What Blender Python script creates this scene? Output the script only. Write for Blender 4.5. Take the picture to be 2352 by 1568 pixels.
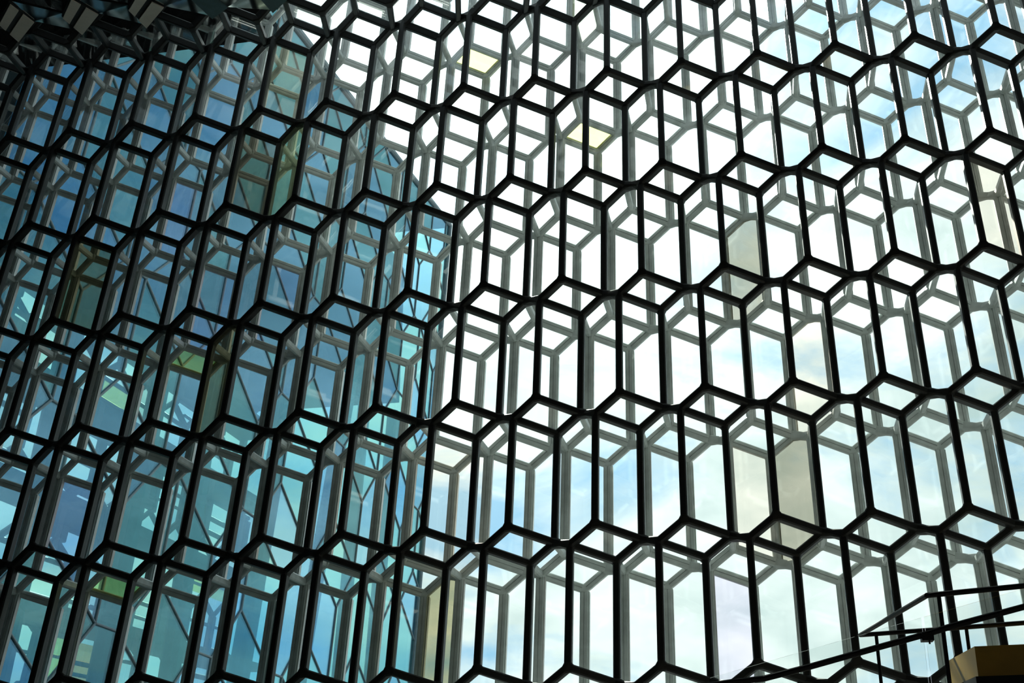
import bpy, bmesh, math, random
from mathutils import Vector as V, Matrix

for o in list(bpy.data.objects):
    bpy.data.objects.remove(o)
sc = bpy.context.scene
C = sc.collection
random.seed(4)

# ------------------------------------------------------------------ camera
FPX = 2764.88
RW = Matrix(((0.979847, 0.199716, 0.003765), (0.069347, -0.357788, 0.931224), (0.187327, -0.912196, -0.364427)))
CAM = V((0.0, 0.0, 1.65))
cd = bpy.data.cameras.new('camera')
cam = bpy.data.objects.new('camera', cd)
C.objects.link(cam)
cd.sensor_fit = 'HORIZONTAL'
cd.sensor_width = 36.0
cd.lens = FPX / 2352.0 * 36.0
cd.clip_end = 2000
cam.matrix_world = Matrix.Translation(CAM) @ RW.transposed().to_4x4()
sc.camera = cam


def ray(x, y):                      # photo pixel -> direction in the room
    return (RW.transposed() @ V(((x - 1176) / FPX, (784 - y) / FPX, -1.0))).normalized()


def at_z(x, y, z):                  # where the pixel's line meets a level
    d = ray(x, y)
    return CAM + d * ((z - CAM.z) / d.z)


def at_y(x, y, yy):
    d = ray(x, y)
    return CAM + d * ((yy - CAM.y) / d.y)


# ------------------------------------------------------------------ exposure, sky, sun
sc.view_settings.view_transform = 'Standard'
sc.view_settings.look = 'None'
sc.view_settings.gamma = 1.0
sc.view_settings.use_curve_mapping = False
sc.view_settings.exposure = 0.12
sc.cycles.transparent_max_bounces = 24
sc.cycles.max_bounces = 8
sc.cycles.diffuse_bounces = 3
sc.cycles.glossy_bounces = 4
sc.cycles.sample_clamp_indirect = 4.0
sc.cycles.caustics_reflective = False
sc.cycles.caustics_refractive = False

GLOW = ray(1150, 230)                 # thin bright cloud in view
SUN = ray(1030, 170)
w = bpy.data.worlds.new('sky')
sc.world = w
w.use_nodes = True
nt = w.node_tree
nt.nodes.clear()


def N(t, ty, **kw):
    n = t.nodes.new(ty)
    for k, v in kw.items():
        if k.startswith('in_'):
            n.inputs[int(k[3:])].default_value = v
        else:
            setattr(n, k, v)
    return n


def sky():
    L = nt.links.new
    tc = N(nt, 'ShaderNodeTexCoord')
    mp = N(nt, 'ShaderNodeMapping')
    mp.inputs['Scale'].default_value = (1.0, 1.0, 2.3)
    mp.inputs['Location'].default_value = (9.6, 3.3, 0.9)
    L(tc.outputs['Generated'], mp.inputs['Vector'])
    nz = N(nt, 'ShaderNodeTexNoise')
    nz.inputs['Scale'].default_value = 4.2
    nz.inputs['Detail'].default_value = 9.0
    nz.inputs['Roughness'].default_value = 0.58
    nz.inputs['Distortion'].default_value = 0.5
    L(mp.outputs['Vector'], nz.inputs['Vector'])
    cr = N(nt, 'ShaderNodeValToRGB')                  # cloud cover
    cr.color_ramp.elements[0].position = 0.34
    cr.color_ramp.elements[1].position = 0.52
    L(nz.outputs['Fac'], cr.inputs['Fac'])
    nz2 = N(nt, 'ShaderNodeTexNoise')                 # grey undersides
    nz2.inputs['Scale'].default_value = 7.0
    nz2.inputs['Detail'].default_value = 6.0
    L(mp.outputs['Vector'], nz2.inputs['Vector'])
    cc = N(nt, 'ShaderNodeValToRGB')
    cc.color_ramp.elements[0].position = 0.30
    cc.color_ramp.elements[0].color = (0.50, 0.63, 0.63, 1)
    cc.color_ramp.elements[1].position = 0.66
    cc.color_ramp.elements[1].color = (1.12, 1.14, 1.12, 1)
    L(nz2.outputs['Fac'], cc.inputs['Fac'])
    mix = N(nt, 'ShaderNodeMixRGB')
    mix.inputs[1].default_value = (0.30, 0.58, 0.84, 1)
    L(cr.outputs['Color'], mix.inputs[0])
    L(cc.outputs['Color'], mix.inputs[2])
    dot = N(nt, 'ShaderNodeVectorMath', operation='DOT_PRODUCT')
    L(tc.outputs['Generated'], dot.inputs[0])
    dot.inputs[1].default_value = GLOW
    mx = N(nt, 'ShaderNodeMath', operation='MAXIMUM', in_1=0.0)
    L(dot.outputs['Value'], mx.inputs[0])
    p1 = N(nt, 'ShaderNodeMath', operation='POWER', in_1=55.0)
    p2 = N(nt, 'ShaderNodeMath', operation='POWER', in_1=9.0)
    L(mx.outputs[0], p1.inputs[0])
    L(mx.outputs[0], p2.inputs[0])
    m1 = N(nt, 'ShaderNodeMath', operation='MULTIPLY', in_1=1.4)
    m2 = N(nt, 'ShaderNodeMath', operation='MULTIPLY', in_1=0.16)
    L(p1.outputs[0], m1.inputs[0])
    L(p2.outputs[0], m2.inputs[0])
    ad = N(nt, 'ShaderNodeMath', operation='ADD')
    L(m1.outputs[0], ad.inputs[0])
    L(m2.outputs[0], ad.inputs[1])
    add = N(nt, 'ShaderNodeMixRGB', blend_type='ADD')
    add.inputs[0].default_value = 1.0
    fall = N(nt, 'ShaderNodeMapRange')                # the sky is deeper away from the sun's side
    fall.interpolation_type = 'SMOOTHSTEP'
    fall.inputs['From Min'].default_value = 0.1
    fall.inputs['From Max'].default_value = 0.9
    fall.inputs['To Min'].default_value = 0.42
    fall.inputs['To Max'].default_value = 1.0
    L(dot.outputs['Value'], fall.inputs['Value'])
    dim = N(nt, 'ShaderNodeMixRGB', blend_type='MULTIPLY')
    dim.inputs[0].default_value = 1.0
    L(mix.outputs[0], dim.inputs[1])
    L(fall.outputs['Result'], dim.inputs[2])
    L(dim.outputs[0], add.inputs[1])
    L(ad.outputs[0], add.inputs[2])
    bg = N(nt, 'ShaderNodeBackground')
    bg.inputs['Strength'].default_value = 1.16
    L(add.outputs[0], bg.inputs['Color'])
    out = N(nt, 'ShaderNodeOutputWorld')
    L(bg.outputs[0], out.inputs['Surface'])


sky()
ld = bpy.data.lights.new('sun', 'SUN')
ld.energy = 10.0
ld.angle = math.radians(1.5)
ld.color = (1.0, 0.95, 0.87)
sun = bpy.data.objects.new('sun', ld)
C.objects.link(sun)
sun.rotation_euler = SUN.to_track_quat('Z', 'Y').to_euler()
sun.location = (0, 60, 60)


# ------------------------------------------------------------------ materials
def paint(name, col, rough=0.5, metal=0.0, var=0.12, scale=6.0, spec=0.5):
    m = bpy.data.materials.new(name)
    m.use_nodes = True
    t = m.node_tree
    b = t.nodes['Principled BSDF']
    tc = N(t, 'ShaderNodeTexCoord')
    nz = N(t, 'ShaderNodeTexNoise')
    nz.inputs['Scale'].default_value = scale
    nz.inputs['Detail'].default_value = 4
    t.links.new(tc.outputs['Object'], nz.inputs['Vector'])
    r = N(t, 'ShaderNodeValToRGB')
    r.color_ramp.elements[0].position = 0.3
    r.color_ramp.elements[1].position = 0.7
    r.color_ramp.elements[0].color = tuple(c * (1 - var) for c in col) + (1,)
    r.color_ramp.elements[1].color = tuple(min(1, c * (1 + var)) for c in col) + (1,)
    t.links.new(nz.outputs['Fac'], r.inputs['Fac'])
    t.links.new(r.outputs['Color'], b.inputs['Base Color'])
    b.inputs['Roughness'].default_value = rough
    b.inputs['Metallic'].default_value = metal
    b.inputs['Specular IOR Level'].default_value = spec
    return m


def glass(name, tint, refl=(1, 1, 1), base=0.0, ior=1.5, rough=0.0, wave=0.0):
    """thin clear pane: straight-through tint plus mirror reflection by angle"""
    m = bpy.data.materials.new(name)
    m.use_nodes = True
    t = m.node_tree
    t.nodes.clear()
    out = N(t, 'ShaderNodeOutputMaterial')
    tr = N(t, 'ShaderNodeBsdfTransparent')
    gl = N(t, 'ShaderNodeBsdfGlossy')
    gl.inputs['Roughness'].default_value = rough
    gl.inputs['Color'].default_value = (*refl, 1)
    fr = N(t, 'ShaderNodeFresnel')
    ge = N(t, 'ShaderNodeNewGeometry')              # both faces of the plate reflect like air-to-glass
    mr = N(t, 'ShaderNodeMapRange')
    mr.inputs['To Min'].default_value = ior
    mr.inputs['To Max'].default_value = 1.0 / ior
    t.links.new(ge.outputs['Backfacing'], mr.inputs['Value'])
    t.links.new(mr.outputs['Result'], fr.inputs['IOR'])
    ad = N(t, 'ShaderNodeMath', operation='ADD', in_1=base)
    ad.use_clamp = True
    mx = N(t, 'ShaderNodeMixShader')
    tc = N(t, 'ShaderNodeTexCoord')
    nz = N(t, 'ShaderNodeTexNoise')
    nz.inputs['Scale'].default_value = 1.1
    t.links.new(tc.outputs['Object'], nz.inputs['Vector'])
    rp = N(t, 'ShaderNodeValToRGB')
    rp.color_ramp.elements[0].color = tuple(c * 0.985 for c in tint) + (1,)
    rp.color_ramp.elements[1].color = tuple(min(1.0, c * 1.01) for c in tint) + (1,)
    t.links.new(nz.outputs['Fac'], rp.inputs['Fac'])
    t.links.new(rp.outputs['Color'], tr.inputs['Color'])
    if wave:
        bp = N(t, 'ShaderNodeBump')
        bp.inputs['Strength'].default_value = wave
        bp.inputs['Distance'].default_value = 0.05
        t.links.new(nz.outputs['Fac'], bp.inputs['Height'])
        t.links.new(bp.outputs['Normal'], gl.inputs['Normal'])
    t.links.new(fr.outputs[0], ad.inputs[0])
    t.links.new(ad.outputs[0], mx.inputs[0])
    t.links.new(tr.outputs[0], mx.inputs[1])
    t.links.new(gl.outputs[0], mx.inputs[2])
    t.links.new(mx.outputs[0], out.inputs['Surface'])
    return m


M = {
    'steel': paint('grey_steel_paint', (0.68, 0.72, 0.71), 0.42),
    'casing': paint('mid_grey_steel_paint', (0.42, 0.45, 0.45), 0.45),
    'dark': paint('black_steel_paint', (0.022, 0.025, 0.026), 0.5),
    'lit_edge': paint('white_lit_edge', (0.93, 0.91, 0.89), 0.35),
    'clear': glass('clear_glass', (0.960, 0.991, 0.981)),
    'smoke': glass('smoke_glass', (0.70, 0.685, 0.615)),
    'olive': glass('olive_glass', (0.70, 0.68, 0.54)),
    'green': glass('green_glass', (0.86, 0.93, 0.74), base=0.05),
    'pale': glass('pale_yellow_glass', (0.93, 0.95, 0.84), base=0.05),
    'yellow': glass('yellow_glass', (0.95, 0.95, 0.58)),
    'cream': glass('cream_glass', (0.985, 0.955, 0.90)),
    'lavender': glass('lavender_glass', (0.95, 0.93, 0.99)),
    'grey': glass('grey_glass', (0.86, 0.87, 0.88)),
    'blue': glass('blue_glass', (0.87, 0.96, 1.0)),
    'floor': paint('dark_stone', (0.40, 0.36, 0.31), 0.5, scale=1.5, spec=0.2),
    'wall': paint('dark_wall', (0.07, 0.07, 0.07), 0.8, scale=0.8, spec=0.1),
    'ceil': paint('black_ceiling', (0.006, 0.006, 0.007), 0.9, scale=0.8, spec=0.05),
    'plaza': paint('grey_paving', (0.12, 0.125, 0.13), 0.8, scale=0.3),
    'wglass': glass('wing_glass', (0.64, 0.90, 0.86), refl=(0.33, 0.66, 0.84), base=0.12, ior=1.55, wave=0.03),
    'wglass2': glass('wing_glass_blue', (0.62, 0.86, 0.90), refl=(0.34, 0.62, 0.88), base=0.15, ior=1.55, wave=0.03),
    'wglass3': glass('wing_glass_green', (0.68, 0.94, 0.86), refl=(0.34, 0.66, 0.83), base=0.09, ior=1.55, wave=0.03),
    'seam': paint('slate_mullion', (0.20, 0.28, 0.33), 0.5),
    'wsteel': paint('blue_grey_steel', (0.08, 0.15, 0.18), 0.6),
    'wdark': paint('blue_black_wall', (0.025, 0.045, 0.06), 0.8),
    'wyellow': glass('wing_glass_yellow', (0.95, 0.93, 0.55)),
    'worange': glass('wing_glass_orange', (1.0, 0.72, 0.42)),
    'rail': paint('black_rail_metal', (0.010, 0.010, 0.014), 0.5, spec=0.2),
    'gold': paint('gold_brown_cladding', (0.80, 0.47, 0.07), 0.42, metal=0.0, var=0.2, scale=3.0),
    'black': paint('black_panel', (0.008, 0.008, 0.009), 0.7),
    'balglass': glass('balustrade_glass', (0.975, 0.99, 0.985)),
    'mirror': paint('mirror_metal', (0.42, 0.47, 0.48), 0.08, metal=1.0, var=0.05),
    'beige': paint('beige_floor_reflection', (0.86, 0.79, 0.70), 0.4, var=0.05),
}


# ------------------------------------------------------------------ mesh helpers
def mesh_from(name, verts, faces, mat):
    me = bpy.data.meshes.new(name)
    me.from_pydata([tuple(v) for v in verts], [], faces)
    me.validate()
    bm = bmesh.new()
    bm.from_mesh(me)
    bmesh.ops.recalc_face_normals(bm, faces=bm.faces)
    bm.to_mesh(me)
    bm.free()
    me.materials.append(mat)
    return me


def add(name, me, parent=None, loc=None):
    o = bpy.data.objects.new(name, me)
    C.objects.link(o)
    if parent is not None:
        o.parent = parent
    if loc is not None:
        o.location = loc
    return o


def tag(o, label=None, cat=None, group=None, kind=None):
    if label:
        o['label'] = label
    if cat:
        o['category'] = cat
    if group:
        o['group'] = group
    if kind:
        o['kind'] = kind
    return o


def section(p, d, ref, wd, dp, ch=0.25):
    """eight points of a chamfered box section at p across direction d"""
    d = d.normalized()
    n = (ref - d * ref.dot(d)).normalized()
    s = d.cross(n).normalized()
    h, k = wd / 2, dp / 2
    c = min(h, k) * ch * 2
    pts = [(-h, -k + c), (-h, k - c), (-h + c, k), (h - c, k), (h, k - c), (h, -k + c), (h - c, -k), (-h + c, -k)]
    return [p + s * x + n * y for x, y in pts]


def bar(p, q, ref, wd, dp, ch=0.25, notch=0.0):
    d = q - p
    a, b = section(p, d, ref, wd, dp, ch), section(q, d, ref, wd, dp, ch)
    if notch:                                       # shadow groove along the room side
        dn = d.normalized()
        n_ = (ref - dn * ref.dot(dn)).normalized()
        s_ = dn.cross(n_).normalized()
        for l, o in ((a, p), (b, q)):
            l.insert(7, o + s_ * notch - n_ * (dp / 2))
            l.insert(8, o + s_ * notch - n_ * (dp / 2 - 2.5 * notch))
            l.insert(9, o - s_ * notch - n_ * (dp / 2 - 2.5 * notch))
            l.insert(10, o - s_ * notch - n_ * (dp / 2))
    n = len(a)
    f = [(i, (i + 1) % n, n + (i + 1) % n, n + i) for i in range(n)]
    f += [tuple(range(n)), tuple(range(n, 2 * n))]
    return a + b, f


def hull(name, pts, mat):
    bm = bmesh.new()
    for p in pts:
        bm.verts.new(p)
    r = bmesh.ops.convex_hull(bm, input=bm.verts)
    kill = list({e for e in r['geom_interior'] + r['geom_unused'] if isinstance(e, bmesh.types.BMVert)})
    bmesh.ops.delete(bm, geom=kill, context='VERTS')
    bmesh.ops.recalc_face_normals(bm, faces=bm.faces)
    me = bpy.data.meshes.new(name)
    bm.to_mesh(me)
    bm.free()
    me.materials.append(mat)
    return me


def slab(name, poly, th, mat, shrink=0.0):
    """flat polygon made into a plate of thickness th"""
    c = sum(poly, V()) / len(poly)
    n = V()
    for i in range(len(poly)):
        n += (poly[i] - c).cross(poly[(i + 1) % len(poly)] - c)
    n.normalize()
    pp = [p + (c - p).normalized() * shrink for p in poly]
    k = len(pp)
    vs = [p - n * th / 2 for p in pp] + [p + n * th / 2 for p in pp]
    fs = [tuple(range(k)), tuple(range(k, 2 * k))] + [(i, (i + 1) % k, k + (i + 1) % k, k + i) for i in range(k)]
    return mesh_from(name, vs, fs, mat)


def box(name, lo, hi, mat):
    x0, y0, z0 = lo
    x1, y1, z1 = hi
    vs = [(x, y, z) for z in (z0, z1) for x, y in ((x0, y0), (x1, y0), (x1, y1), (x0, y1))]
    fs = [(0, 1, 2, 3), (4, 5, 6, 7), (0, 1, 5, 4), (1, 2, 6, 5), (2, 3, 7, 6), (3, 0, 4, 7)]
    return mesh_from(name, vs, fs, mat)


# ------------------------------------------------------------------ the room
def struct(name, me):
    return tag(add(name, me), kind='structure')


X0, X1, Y0 = -21.3, 9.0, -12.0
struct('floor', box('floor', (X0, Y0, -0.3), (X1, 19.6, 0.0), M['floor']))
struct('wall_back', box('wall_back', (X0, Y0 - 0.3, 0), (X1, Y0, 17.4), M['wall']))
struct('wall_left', box('wall_left', (X0 - 0.3, Y0 - 0.3, 0), (X0, 22.2, 21.0), M['wall']))
struct('wall_right', box('wall_right', (X1, Y0 - 0.3, 0), (X1 + 0.3, 22.2, 21.0), M['wall']))
struct('ceiling', box('ceiling', (X0, Y0, 17.4), (X1, 16.9, 17.7), M['ceil']))
struct('ceiling', box('ceiling', (X0, 16.9, 18.6), (-10.2, 22.2, 18.9), M['ceil']))  # added over the left end only, to keep skylight off the bars below
struct('ground', box('ground', (-400, 19.6, -0.4), (400, 420, -0.1), M['plaza']))
struct('baseboard_front', box('baseboard_front', (X0, 18.2, 0.0), (X1, 19.6, 0.75), M['wall']))

# ------------------------------------------------------------------ the honeycomb facade
S = 1.4                                            # metres from brick to brick along a row
a_ = V((1, 0, 0)) * S
e1 = V((0.4969, 0.2356, -0.1537)) * S
e2 = V((0.3058, -0.1236, 0.2074)) * S
e3 = V((0.1973, -0.1120, -0.0537)) * S
v_ = V((0.0, 0.2602, 1.3768)) * S
vs_ = V((0.1723, -0.7149, -0.1233)) * S             # soffit direction above the bend
c_ = V((0.0003, 0.6436, 0.0)) * S
ORG = CAM - V((1.6572, -13.8084, -6.0511)) * S      # node L(0,0)
dO = e1 + c_                                        # inner net -> outer net
WI, DI = 0.114, 0.165                                # bar width / depth
TR = 0.058                                          # where bars end at a joint
NRM = V((0, 1, -0.12)).normalized()


def trim(p, q, t=TR):
    d = (q - p).normalized()
    return p + d * t, q - d * t


def two_tone(me, ref):
    """room-side half of an inner bar is black, the half between the glass layers grey"""
    me.materials[0] = M['casing']
    me.materials.append(M['dark'])
    mid = sum((v.co for v in me.vertices), V()) / len(me.vertices)
    for p in me.polygons:
        if p.normal.dot(ref) < 0.5:
            p.material_index = 1
    return me


def make_net(vu, vd, outer, conn=True):
    """the meshes of one brick's share of a net, relative to its node L"""
    Ln, Rn = V(), e3.copy()
    An, Bn = e3 + e2, vu.copy()
    ref = NRM if vu is v_ else V((0, -0.2, 1)).normalized()
    wd, dp = (0.146, 0.085) if outer else (WI, DI)
    bars = {
        'post': (Ln, Bn), 'post2': (An, An + vu),
        'strut': (Rn, An), 'strut2': (Bn, Bn + e2),
        'rail': (Rn, Rn + e1), 'rail2': (An, An + e1),
    }
    out = []
    for k, (p, q) in bars.items():
        p2, q2 = trim(p, q)
        out.append((k.rstrip('2'), mesh_from(k.rstrip('2'), *bar(p2, q2, ref, wd, dp, 0.18, 0.006 if outer else 0.0), M['steel'])))
    dirs = {
        'L': (Ln, [vu, -e2, -e1]), 'R': (Rn, [e2, e1, -vd]),
        'A': (An, [-e2, e1, vu]), 'B': (Bn, [-vu, e2, -e1]),
    }
    if conn:
        for k in (('R', 'A') if outer else ('L', 'B')):
            dirs[k][1].append(-c_ if outer else c_)

    if not outer:
        for n, me in out:
            two_tone(me, ref)

    def sec(p, ds):
        r = []
        for d in ds:
            dd = d.normalized()
            r += section(p + dd * (TR + 0.005), dd, ref, wd * 0.99, dp * 0.99)
        return r
    for k in 'AB':
        out.append(('joint', hull('joint', sec(*dirs[k]), M['steel'])))
        if not outer:
            two_tone(out[-1][1], ref)
    lk = []                                        # the twin joint: L, R and the short link
    for k, s in (('L', 1), ('R', -1)):
        lk.append(sec(dirs[k][0], dirs[k][1]) + section(dirs[k][0] + e3 * (s * 0.45), e3, ref, wd, dp))
    me = hull('twin_joint', lk[0], M['steel'])
    bm = bmesh.new()
    bm.from_mesh(me)
    bm.from_mesh(hull('twin_joint', lk[1], M['steel']))
    vs, fs = bar(e3 * 0.40, e3 * 0.60, ref, wd, dp)
    bv = [bm.verts.new(p) for p in vs]
    for f in fs:
        bm.faces.new([bv[i] for i in f])
    bmesh.ops.recalc_face_normals(bm, faces=bm.faces)
    bm.to_mesh(me)
    bm.free()
    if not outer:
        two_tone(me, ref)
    out.append(('twin_joint', me))
    panes = {
        'D': [An, Rn, Rn + e1, An + e1],
        'P': [Rn, Rn + e1, Rn + e1 - vd, Rn - vd],
        'H': [Bn, Bn + e2, An + vu, An, Rn, Ln],
    }
    for k, p in panes.items():
        out.append(('pane' + k, slab('pane', p, 0.025, M['clear'], 0.03)))
    if outer:                                      # white strip painted in for the sky-lit side of each outer post
        for p, q in ((Ln, Bn), (An, An + vu)):
            p2, q2 = trim(p, q)
            off = V((0.073 + 0.011, 0.02, 0))
            out.append(('glazing_bead', mesh_from('glazing_bead', *bar(p2 + off, q2 + off, ref, 0.020, 0.085, 0.1), M['lit_edge'])))
    return out


SET_IN = {'wall': make_net(v_, v_, False), 'bend': make_net(vs_, v_, False, conn=False), 'soffit': make_net(vs_, vs_, False, conn=False)}
SET_OUT = make_net(v_, v_, True)
SPACER = [mesh_from('spacer', *bar(*trim(p, p + c_), V((0, 0, 1)), WI * 0.85, DI * 0.8), M['steel']) for p in (V(), v_.copy())]

TINT = [('P', -6, 2, 0, 'smoke'), ('H', -5, 1, 0, 'green'), ('P', -6, 3, 0, 'pale'), ('P', -8, 1, 0, 'olive'), ('D', -4, 3, 1, 'yellow'),
        ('D', -2, 2, 1, 'yellow'), ('D', -7, 0, 1, 'yellow'), ('D', -7, -2, 1, 'yellow'), ('H', 1, 0, 1, 'smoke'), ('H', 2, -2, 1, 'smoke'),
        ('H', 2, -1, 1, 'cream'), ('P', 1, -1, 1, 'cream'), ('H', -2, -2, 1, 'cream'), ('D', -3, -1, 1, 'cream'), ('P', -3, -1, 1, 'cream'),
        ('P', 1, -2, 1, 'lavender'), ('P', -6, 1, 1, 'lavender'), ('P', -7, 1, 1, 'lavender'), ('P', -8, 2, 1, 'lavender'),
        ('P', -8, -1, 1, 'lavender'), ('P', -7, -2, 1, 'grey'), ('H', -2, -3, 1, 'olive'), ('P', 4, 1, 0, 'cream'), ('H', -2, 2, 1, 'grey'),
        ('H', -2, 3, 1, 'pale'), ('H', -5, -1, 0, 'olive'), ('D', -9, 0, 1, 'blue'), ('P', -5, -1, 1, 'cream'), ('P', -4, -1, 1, 'cream'),
        ('P', -5, -2, 1, 'blue')]
TINT = {t[:4]: t[4] for t in TINT}


def tint(o, key):
    if key in TINT:
        o.material_slots[0].link = 'OBJECT'
        o.material_slots[0].material = M[TINT[key]]


facade = bpy.data.objects.new('wall_front', None)
C.objects.link(facade)
tag(facade, kind='structure')
b_ = v_ + e2
I_LO, I_HI, J_LO, J_HI = -13, 6, -4, 5
for j in range(J_LO, J_HI + 1):
    kind = 'wall' if j <= 2 else ('bend' if j == 3 else 'soffit')
    for i in range(I_LO, I_HI + 1):
        if j <= 3:
            org = ORG + a_ * i + b_ * j
        else:
            org = ORG + a_ * i + b_ * 3 + (vs_ + e2) * (j - 3)
        inner = SET_IN[kind]
        tw = [m for n, m in inner if n == 'twin_joint'][0]
        br = add('glass_brick', tw, facade, org)
        for n, me in inner:
            if n == 'twin_joint':
                continue
            if n.startswith('pane'):
                if j == J_HI and n == 'paneH':
                    continue
                o = add('pane', me, br)
                tint(o, (n[4], i, j, 0))
            else:
                add(n, me, br)
        if j <= 4:
            oo = ORG + a_ * i + b_ * j + dO - org
            for n, me in SET_OUT:
                if n.startswith('pane'):
                    o = add('pane', me, br, oo)
                    tint(o, (n[4], i, j, 1))
                else:
                    add(n, me, br, oo)
        if j <= 3:
            add('spacer', SPACER[0], br)
        if j <= 2:
            add('spacer', SPACER[1], br)

# ------------------------------------------------------------------ the neighbouring wing outside
XW = -17.0
VD = v_.normalized()
P_top = V((XW, 63.7, 35.0))                        # outer top corner


def W(s, t, dx=0.0):                               # wall coordinates: s outwards, t up along the lean
    return V((XW - dx, s, 0)) + VD * t


def st(p):
    t = p.z / VD.z
    return p.y - VD.y * t, t


s1, t1 = st(P_top)
s0 = 19.0
sl = (35.0 - 31.4) / (63.7 - 38.6)
t0 = (35.0 - sl * (s1 - s0)) / VD.z
CLIP = [(s0, 0.0), (s1, 0.0), (s1, t1), (s0, t0)]


def clip_poly(poly):
    out = poly
    n = len(CLIP)
    for k in range(n):
        (ax, ay), (bx, by) = CLIP[k], CLIP[(k + 1) % n]
        ins = lambda p: (bx - ax) * (p[1] - ay) - (by - ay) * (p[0] - ax) >= 0
        res = []
        for q in range(len(out)):
            p0, p1 = out[q - 1], out[q]
            i0, i1 = ins(p0), ins(p1)
            if i0 != i1:
                d0 = (bx - ax) * (p0[1] - ay) - (by - ay) * (p0[0] - ax)
                d1 = (bx - ax) * (p1[1] - ay) - (by - ay) * (p1[0] - ax)
                u = d0 / (d0 - d1)
                res.append((p0[0] + (p1[0] - p0[0]) * u, p0[1] + (p1[1] - p0[1]) * u))
            if i1:
                res.append(p1)
        out = res
        if len(out) < 3:
            return None
    return out


def clip_seg(p, q):
    u0, u1 = 0.0, 1.0
    n = len(CLIP)
    for k in range(n):
        (ax, ay), (bx, by) = CLIP[k], CLIP[(k + 1) % n]
        d0 = (bx - ax) * (p[1] - ay) - (by - ay) * (p[0] - ax)
        d1 = (bx - ax) * (q[1] - ay) - (by - ay) * (q[0] - ax)
        if d0 < 0 and d1 < 0:
            return None
        if d0 < 0:
            u0 = max(u0, d0 / (d0 - d1))
        elif d1 < 0:
            u1 = min(u1, d0 / (d0 - d1))
    if u1 - u0 < 0.02:
        return None
    f = lambda u: (p[0] + (q[0] - p[0]) * u, p[1] + (q[1] - p[1]) * u)
    return f(u0), f(u1)


wing = bpy.data.objects.new('glazed_wing', None)
C.objects.link(wing)
wing.location = (XW, s0, 0)
tag(wing, 'blue-tinted glass wing of the building standing outside beyond the honeycomb wall', 'building')
wing_inv = Matrix.Translation((-XW, -s0, 0))


def wadd(name, me, parent):
    me.transform(wing_inv)
    return add(name, me, parent)


X = V((1, 0, 0))
w1, w2, w3 = V((3.1, -1.75)), V((1.6, 1.80)), V((1.2, -0.05))
wv = V((0.0, 3.3))
wa = w1 + w2 + w3
wb = wv + w2
for jj in range(-2, 14):
    for ii in range(-12, 12):
        L = V((s0 + 1.3, 1.2)) + wa * ii + wb * jj
        Rn, = (L + w3,)
        An, Bn = Rn + w2, L + wv
        segs = [(L, Bn), (An, An + wv), (Rn, An), (Bn, Bn + w2), (Rn, Rn + w1), (An, An + w1), (L, Rn)]
        pol = [[An, Rn, Rn + w1, An + w1], [Rn, Rn + w1, Rn + w1 - wv, Rn - wv], [Bn, Bn + w2, An + wv, An, Rn, L]]
        got = [clip_poly([tuple(p) for p in q]) for q in pol]
        if not any(got):
            continue
        unit = None
        for q in got:
            if not q:
                continue
            mt = M[random.choice(['wglass', 'wglass', 'wglass2', 'wglass2', 'wglass3'])]
            me = slab('pane', [W(*p) for p in q], 0.03, mt)
            if unit is None:
                unit = wadd('glazing_unit', me, wing)
            else:
                wadd('pane', me, unit)
        for p, q in segs:
            g = clip_seg(tuple(p), tuple(q))
            if g:
                wadd('mullion', mesh_from('mullion', *bar(W(*g[0]), W(*g[1]), X, 0.065, 0.12), M['seam']), unit)
# edges and roof line
wadd('edge_trim', mesh_from('edge_trim', *bar(W(s1, 0), W(s1, t1), X, 0.22, 0.3), M['seam']), wing)
wadd('roof_trim', mesh_from('roof_trim', *bar(W(s1, t1), W(s0, t0), X, 0.3, 0.3), M['seam']), wing)
DEEP = 11.0
# closed upper storeys behind the glass, and the roof
ZH = 22.5
wadd('upper_wall', box('upper_wall', (XW - DEEP, s0, ZH), (XW - 1.6, 60.0, 30.5), M['wdark']), wing)
wadd('roof', slab('roof', [W(s1, t1), W(s0, t0), W(s0, t0, DEEP), W(s1, t1, DEEP)], 0.3, M['wdark']), wing)
# storey slabs, columns, braces
for z in (4.2, 8.4, 12.6, 16.8, 21.0):
    wadd('floor_slab', box('floor_slab', (XW - DEEP, s0 + 1, z), (XW - DEEP + 2.2, 60.5, z + 0.45), M['wsteel']), wing)
y = 23.0
while y < 62:
    lean = random.choice([-1, 1]) * random.uniform(0.5, 2.4)
    p, q = V((XW - 2.4, y, 0.0)), V((XW - 2.4, y + VD.y / VD.z * ZH + lean, ZH))
    wadd('column', mesh_from('column', *bar(p, q, X, random.uniform(0.45, 1.0), 0.6), M['wsteel']), wing)
    y += random.uniform(4.2, 6.4)
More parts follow.
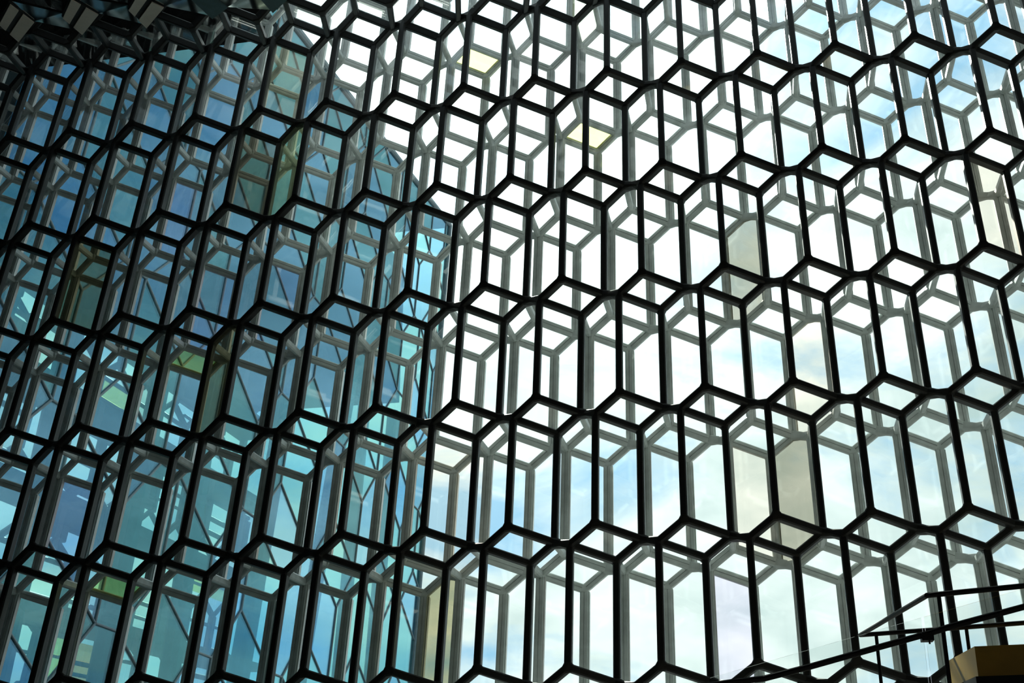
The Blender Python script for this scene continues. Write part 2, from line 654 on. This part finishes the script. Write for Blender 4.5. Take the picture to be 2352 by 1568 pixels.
# far glass wall of the wing: frame of slender bars
for jj in range(0, 9):
    for ii in range(0, 16):
        yy = s0 + 1 + ii * 2.75 + (jj % 2) * 1.3
        z = 0.4 + jj * 2.9
        if yy > 58 or z > 21.5:
            continue
        p0 = V((XW - DEEP, yy + z * 0.19, z))
        h = 2.0
        top = p0 + V((0, 0.19 * h, h))
        wt = random.uniform(0.2, 0.6)
        fr = wadd('frame_bar', mesh_from('frame_bar', *bar(p0, top, X, wt, 0.3), M['wsteel']), wing)
        for q in (top + V((0, 1.3, 0.9)), top + V((0, -1.35, 0.75))):
            wadd('brace', mesh_from('brace', *bar(top, q, X, random.uniform(0.16, 0.34), 0.25), M['wsteel']), fr)
        for kk in range(random.choice([1, 2, 2, 3])):
            hz = p0 + V((0, 0.1, random.uniform(0.2, 2.6)))
            wadd('rung', mesh_from('rung', *bar(hz, hz + V((0, 2.6, 0)), X, random.uniform(0.1, 0.26), 0.2), M['wsteel']), fr)
        r = random.random()
        if r < 0.10:
            g = [p0, top, top + V((0, 2.6, 0)), p0 + V((0, 2.6, 0))]
            wadd('coloured_pane', slab('coloured_pane', g, 0.03, M['wyellow' if r < 0.07 else 'worange']), fr)
        elif r < 0.20:
            g = [p0, top, top + V((0, 2.6, 0)), p0 + V((0, 2.6, 0))]
            wadd('panel', slab('panel', g, 0.08, M['wsteel']), fr)

# ------------------------------------------------------------------ folded mirror ceiling at the bend
PX = [((141.6, 35.4), (160, -8), (227.7, 30.6), (191.3, 77.5)), ((-5, 50), (20, 3), (80, 48.5), (45, 94)),
      ((293, 17), (312, -16), (378, 14), (338.5, 62.5)), ((440, -2), (452, -34), (523, 16), (488, 42)),
      ((585, -18), (600, -48), (660, -2), (627, 28))]
PX.sort()
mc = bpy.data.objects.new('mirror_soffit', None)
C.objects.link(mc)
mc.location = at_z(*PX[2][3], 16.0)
tag(mc, 'folded black mirror ceiling edge with painted-on beige reflections, hanging before the honeycomb wall', 'ceiling edge')


def madd(name, me):
    me.transform(Matrix.Translation(-mc.location))
    return add(name, me, mc)


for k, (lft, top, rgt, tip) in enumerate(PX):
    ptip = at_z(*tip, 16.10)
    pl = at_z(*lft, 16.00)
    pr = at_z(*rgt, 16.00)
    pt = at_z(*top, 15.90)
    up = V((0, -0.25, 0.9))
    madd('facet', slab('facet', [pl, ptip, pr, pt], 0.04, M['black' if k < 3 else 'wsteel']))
    n = (ptip - pl).cross(pr - pl).normalized()
    if n.dot(CAM - pl) < 0:
        n = -n
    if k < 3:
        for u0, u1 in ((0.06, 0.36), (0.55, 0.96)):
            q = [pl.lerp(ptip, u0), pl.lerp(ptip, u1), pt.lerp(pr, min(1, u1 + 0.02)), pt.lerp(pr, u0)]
            madd('reflection_strip', slab('reflection_strip', [p + n * 0.035 for p in q], 0.02, M['beige']))  # beige strips painted in for the sunlit floor mirrored in the facet
    if k + 1 < len(PX):                              # mirror facet running on to the next fold
        nl, ntp, nr, ntip = PX[k + 1]
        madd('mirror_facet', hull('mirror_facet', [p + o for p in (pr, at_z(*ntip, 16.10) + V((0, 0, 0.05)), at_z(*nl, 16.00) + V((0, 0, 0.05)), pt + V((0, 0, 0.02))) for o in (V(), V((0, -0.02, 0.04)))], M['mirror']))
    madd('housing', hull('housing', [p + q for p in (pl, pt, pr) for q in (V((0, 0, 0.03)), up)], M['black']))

# ------------------------------------------------------------------ stair landing with railings
RR = 0.021


def tube(name, pts, r, mat, n=10):
    vs, fs = [], []
    for k, p in enumerate(pts):
        d = (pts[min(k + 1, len(pts) - 1)] - pts[max(k - 1, 0)]).normalized()
        ref = V((0, 0, 1)) if abs(d.z) < 0.9 else V((0, 1, 0))
        s = d.cross(ref).normalized()
        u = s.cross(d).normalized()
        for q in range(n):
            an = 2 * math.pi * q / n
            vs.append(p + s * (r * math.cos(an)) + u * (r * math.sin(an)))
    for k in range(len(pts) - 1):
        for q in range(n):
            fs.append((k * n + q, k * n + (q + 1) % n, (k + 1) * n + (q + 1) % n, (k + 1) * n + q))
    fs += [tuple(range(n)), tuple(range((len(pts) - 1) * n, len(pts) * n))]
    return mesh_from(name, vs, fs, mat)


ZR = 3.22
p1, p2 = at_z(1976, 1458, ZR), at_z(2129, 1367, ZR)
q1, q2 = at_z(2352, 1430, ZR), at_z(2352, 1345, ZR)
q1 = p1 + (q1 - p1) * ((X1 - 0.1 - p1.x) / (q1.x - p1.x))      # both rails run on to the side wall
q2 = p2 + (q2 - p2) * ((X1 - 0.1 - p2.x) / (q2.x - p2.x))
base_z = 2.15
ld_ = bpy.data.objects.new('stair_landing', None)
C.objects.link(ld_)
ld_.location = (p1.x, p1.y, 0.0)
tag(ld_, 'stair landing with a looped thin black railing and a gold-brown clad parapet', 'landing')


def radd(name, me, par):
    me.transform(Matrix.Translation(-par.location))
    return add(name, me, par)


rail_o = radd('handrail', tube('handrail', [q2, p2 + (q2 - p2).normalized() * 0.05, p2, p1, p1 + (q1 - p1).normalized() * 0.05, q1], RR, M['rail']), ld_)
for a0, a1, first, second in ((p1, q1, 0.15, 0.82), (p2, q2, 0.09, 1.3)):
    u = (a1 - a0).normalized()
    t, k = first, 0
    while t < (a1 - a0).length - 0.1:
        top = a0 + u * t
        radd('post', tube('post', [top, V((top.x, top.y, base_z))], 0.016, M['rail']), ld_)
        t += second if k == 0 else 1.3
        k += 1
# gold-brown parapet
ZK = 2.92
k0, k1, k2 = at_z(2238, 1484, ZK), at_z(2172, 1520, ZK), at_z(2352, 1479, ZK)
k2 = k0 + (k2 - k0) * ((X1 - 0.15 - k0.x) / (k2.x - k0.x))
k3 = k2 + (k1 - k0)


def prism(name, poly, z0, z1, mat, par, grow=0.0):
    c = sum(poly, V()) / len(poly)
    pp = [p + (p - c).normalized() * grow for p in poly]
    k = len(pp)
    vs = [V((p.x, p.y, z0)) for p in pp] + [V((p.x, p.y, z1)) for p in pp]
    fs = [tuple(range(k)), tuple(range(k, 2 * k))] + [(i, (i + 1) % k, k + (i + 1) % k, k + i) for i in range(k)]
    return radd(name, mesh_from(name, vs, fs, mat), par)


prism('slab', [p1, q1, q2, p2], base_z - 0.2, base_z, M['black'], ld_, 0.1)
prism('support_wall', [p1.lerp(q1, 0.3), q1, q2, p2.lerp(q2, 0.3)], 0.0, base_z - 0.2, M['wall'], ld_, -0.5)
body = prism('parapet', [k0, k1, k3, k2], base_z, ZK - 0.235, M['black'], ld_, 0.02)
o = prism('cladding', [k0, k1, k3, k2], ZK - 0.235, ZK, M['gold'], ld_)
tag(o, 'gold-brown metal cladding')

# stair balustrade of glass with a black handrail
YB = 8.5
bl = bpy.data.objects.new('glass_balustrade', None)
C.objects.link(bl)
hp = [at_y(x, y, YB) for x, y in ((1640, 1572), (1681, 1566), (1754, 1558), (1862, 1530), (2007, 1489), (2130, 1455), (2188, 1437), (2352, 1393))]
hp = [hp[0] + (hp[0] - hp[1]) * 2] + hp + [hp[-1] + (hp[-1] - hp[-2]) * 1.2]
bl.location = (hp[0].x, YB, 0.0)
tag(bl, 'clear glass stair balustrade with a black handrail rising towards the landing', 'balustrade')
radd('handrail', tube('handrail', hp, 0.021, M['rail']), bl)
ga, gb = at_y(1594, 1567, YB + 0.07), at_y(2352, 1351, YB + 0.07)
dg = (gb - ga)
xj = at_y(2119, 1420, YB + 0.07).x
u = (xj - ga.x) / dg.x
for u0, u1 in ((-0.25, u - 0.004), (u + 0.004, 1.25)):
    a0, a1 = ga + dg * u0, ga + dg * u1
    radd('glass_sheet', slab('glass_sheet', [a0, a1, a1 - V((0, 0, 1.05)), a0 - V((0, 0, 1.05))], 0.014, M['balglass']), bl)
cb = at_y(2129, 1464, YB + 0.03)
radd('glass_clamp', box('glass_clamp', (cb.x - 0.038, YB - 0.03, cb.z - 0.024), (cb.x + 0.038, YB + 0.08, cb.z + 0.024), M['rail']), bl)
radd('clamp_bolt', tube('clamp_bolt', [V((cb.x + 0.01, YB, cb.z - 0.02)), V((cb.x + 0.01, YB, cb.z - 0.045))], 0.006, M['rail']), bl)
b0, b1 = ga + dg * -0.25, ga + dg * 1.25
vs = []
for p in (b0, b1):
    for yy in (YB - 0.05, YB + 0.25):
        vs += [(p.x, yy, 0.0), (p.x, yy, p.z - 0.95)]
radd('stringer', mesh_from('stringer', vs, [(0, 1, 3, 2), (4, 5, 7, 6), (0, 1, 5, 4), (2, 3, 7, 6), (1, 3, 7, 5), (0, 2, 6, 4)], M['black']), bl)
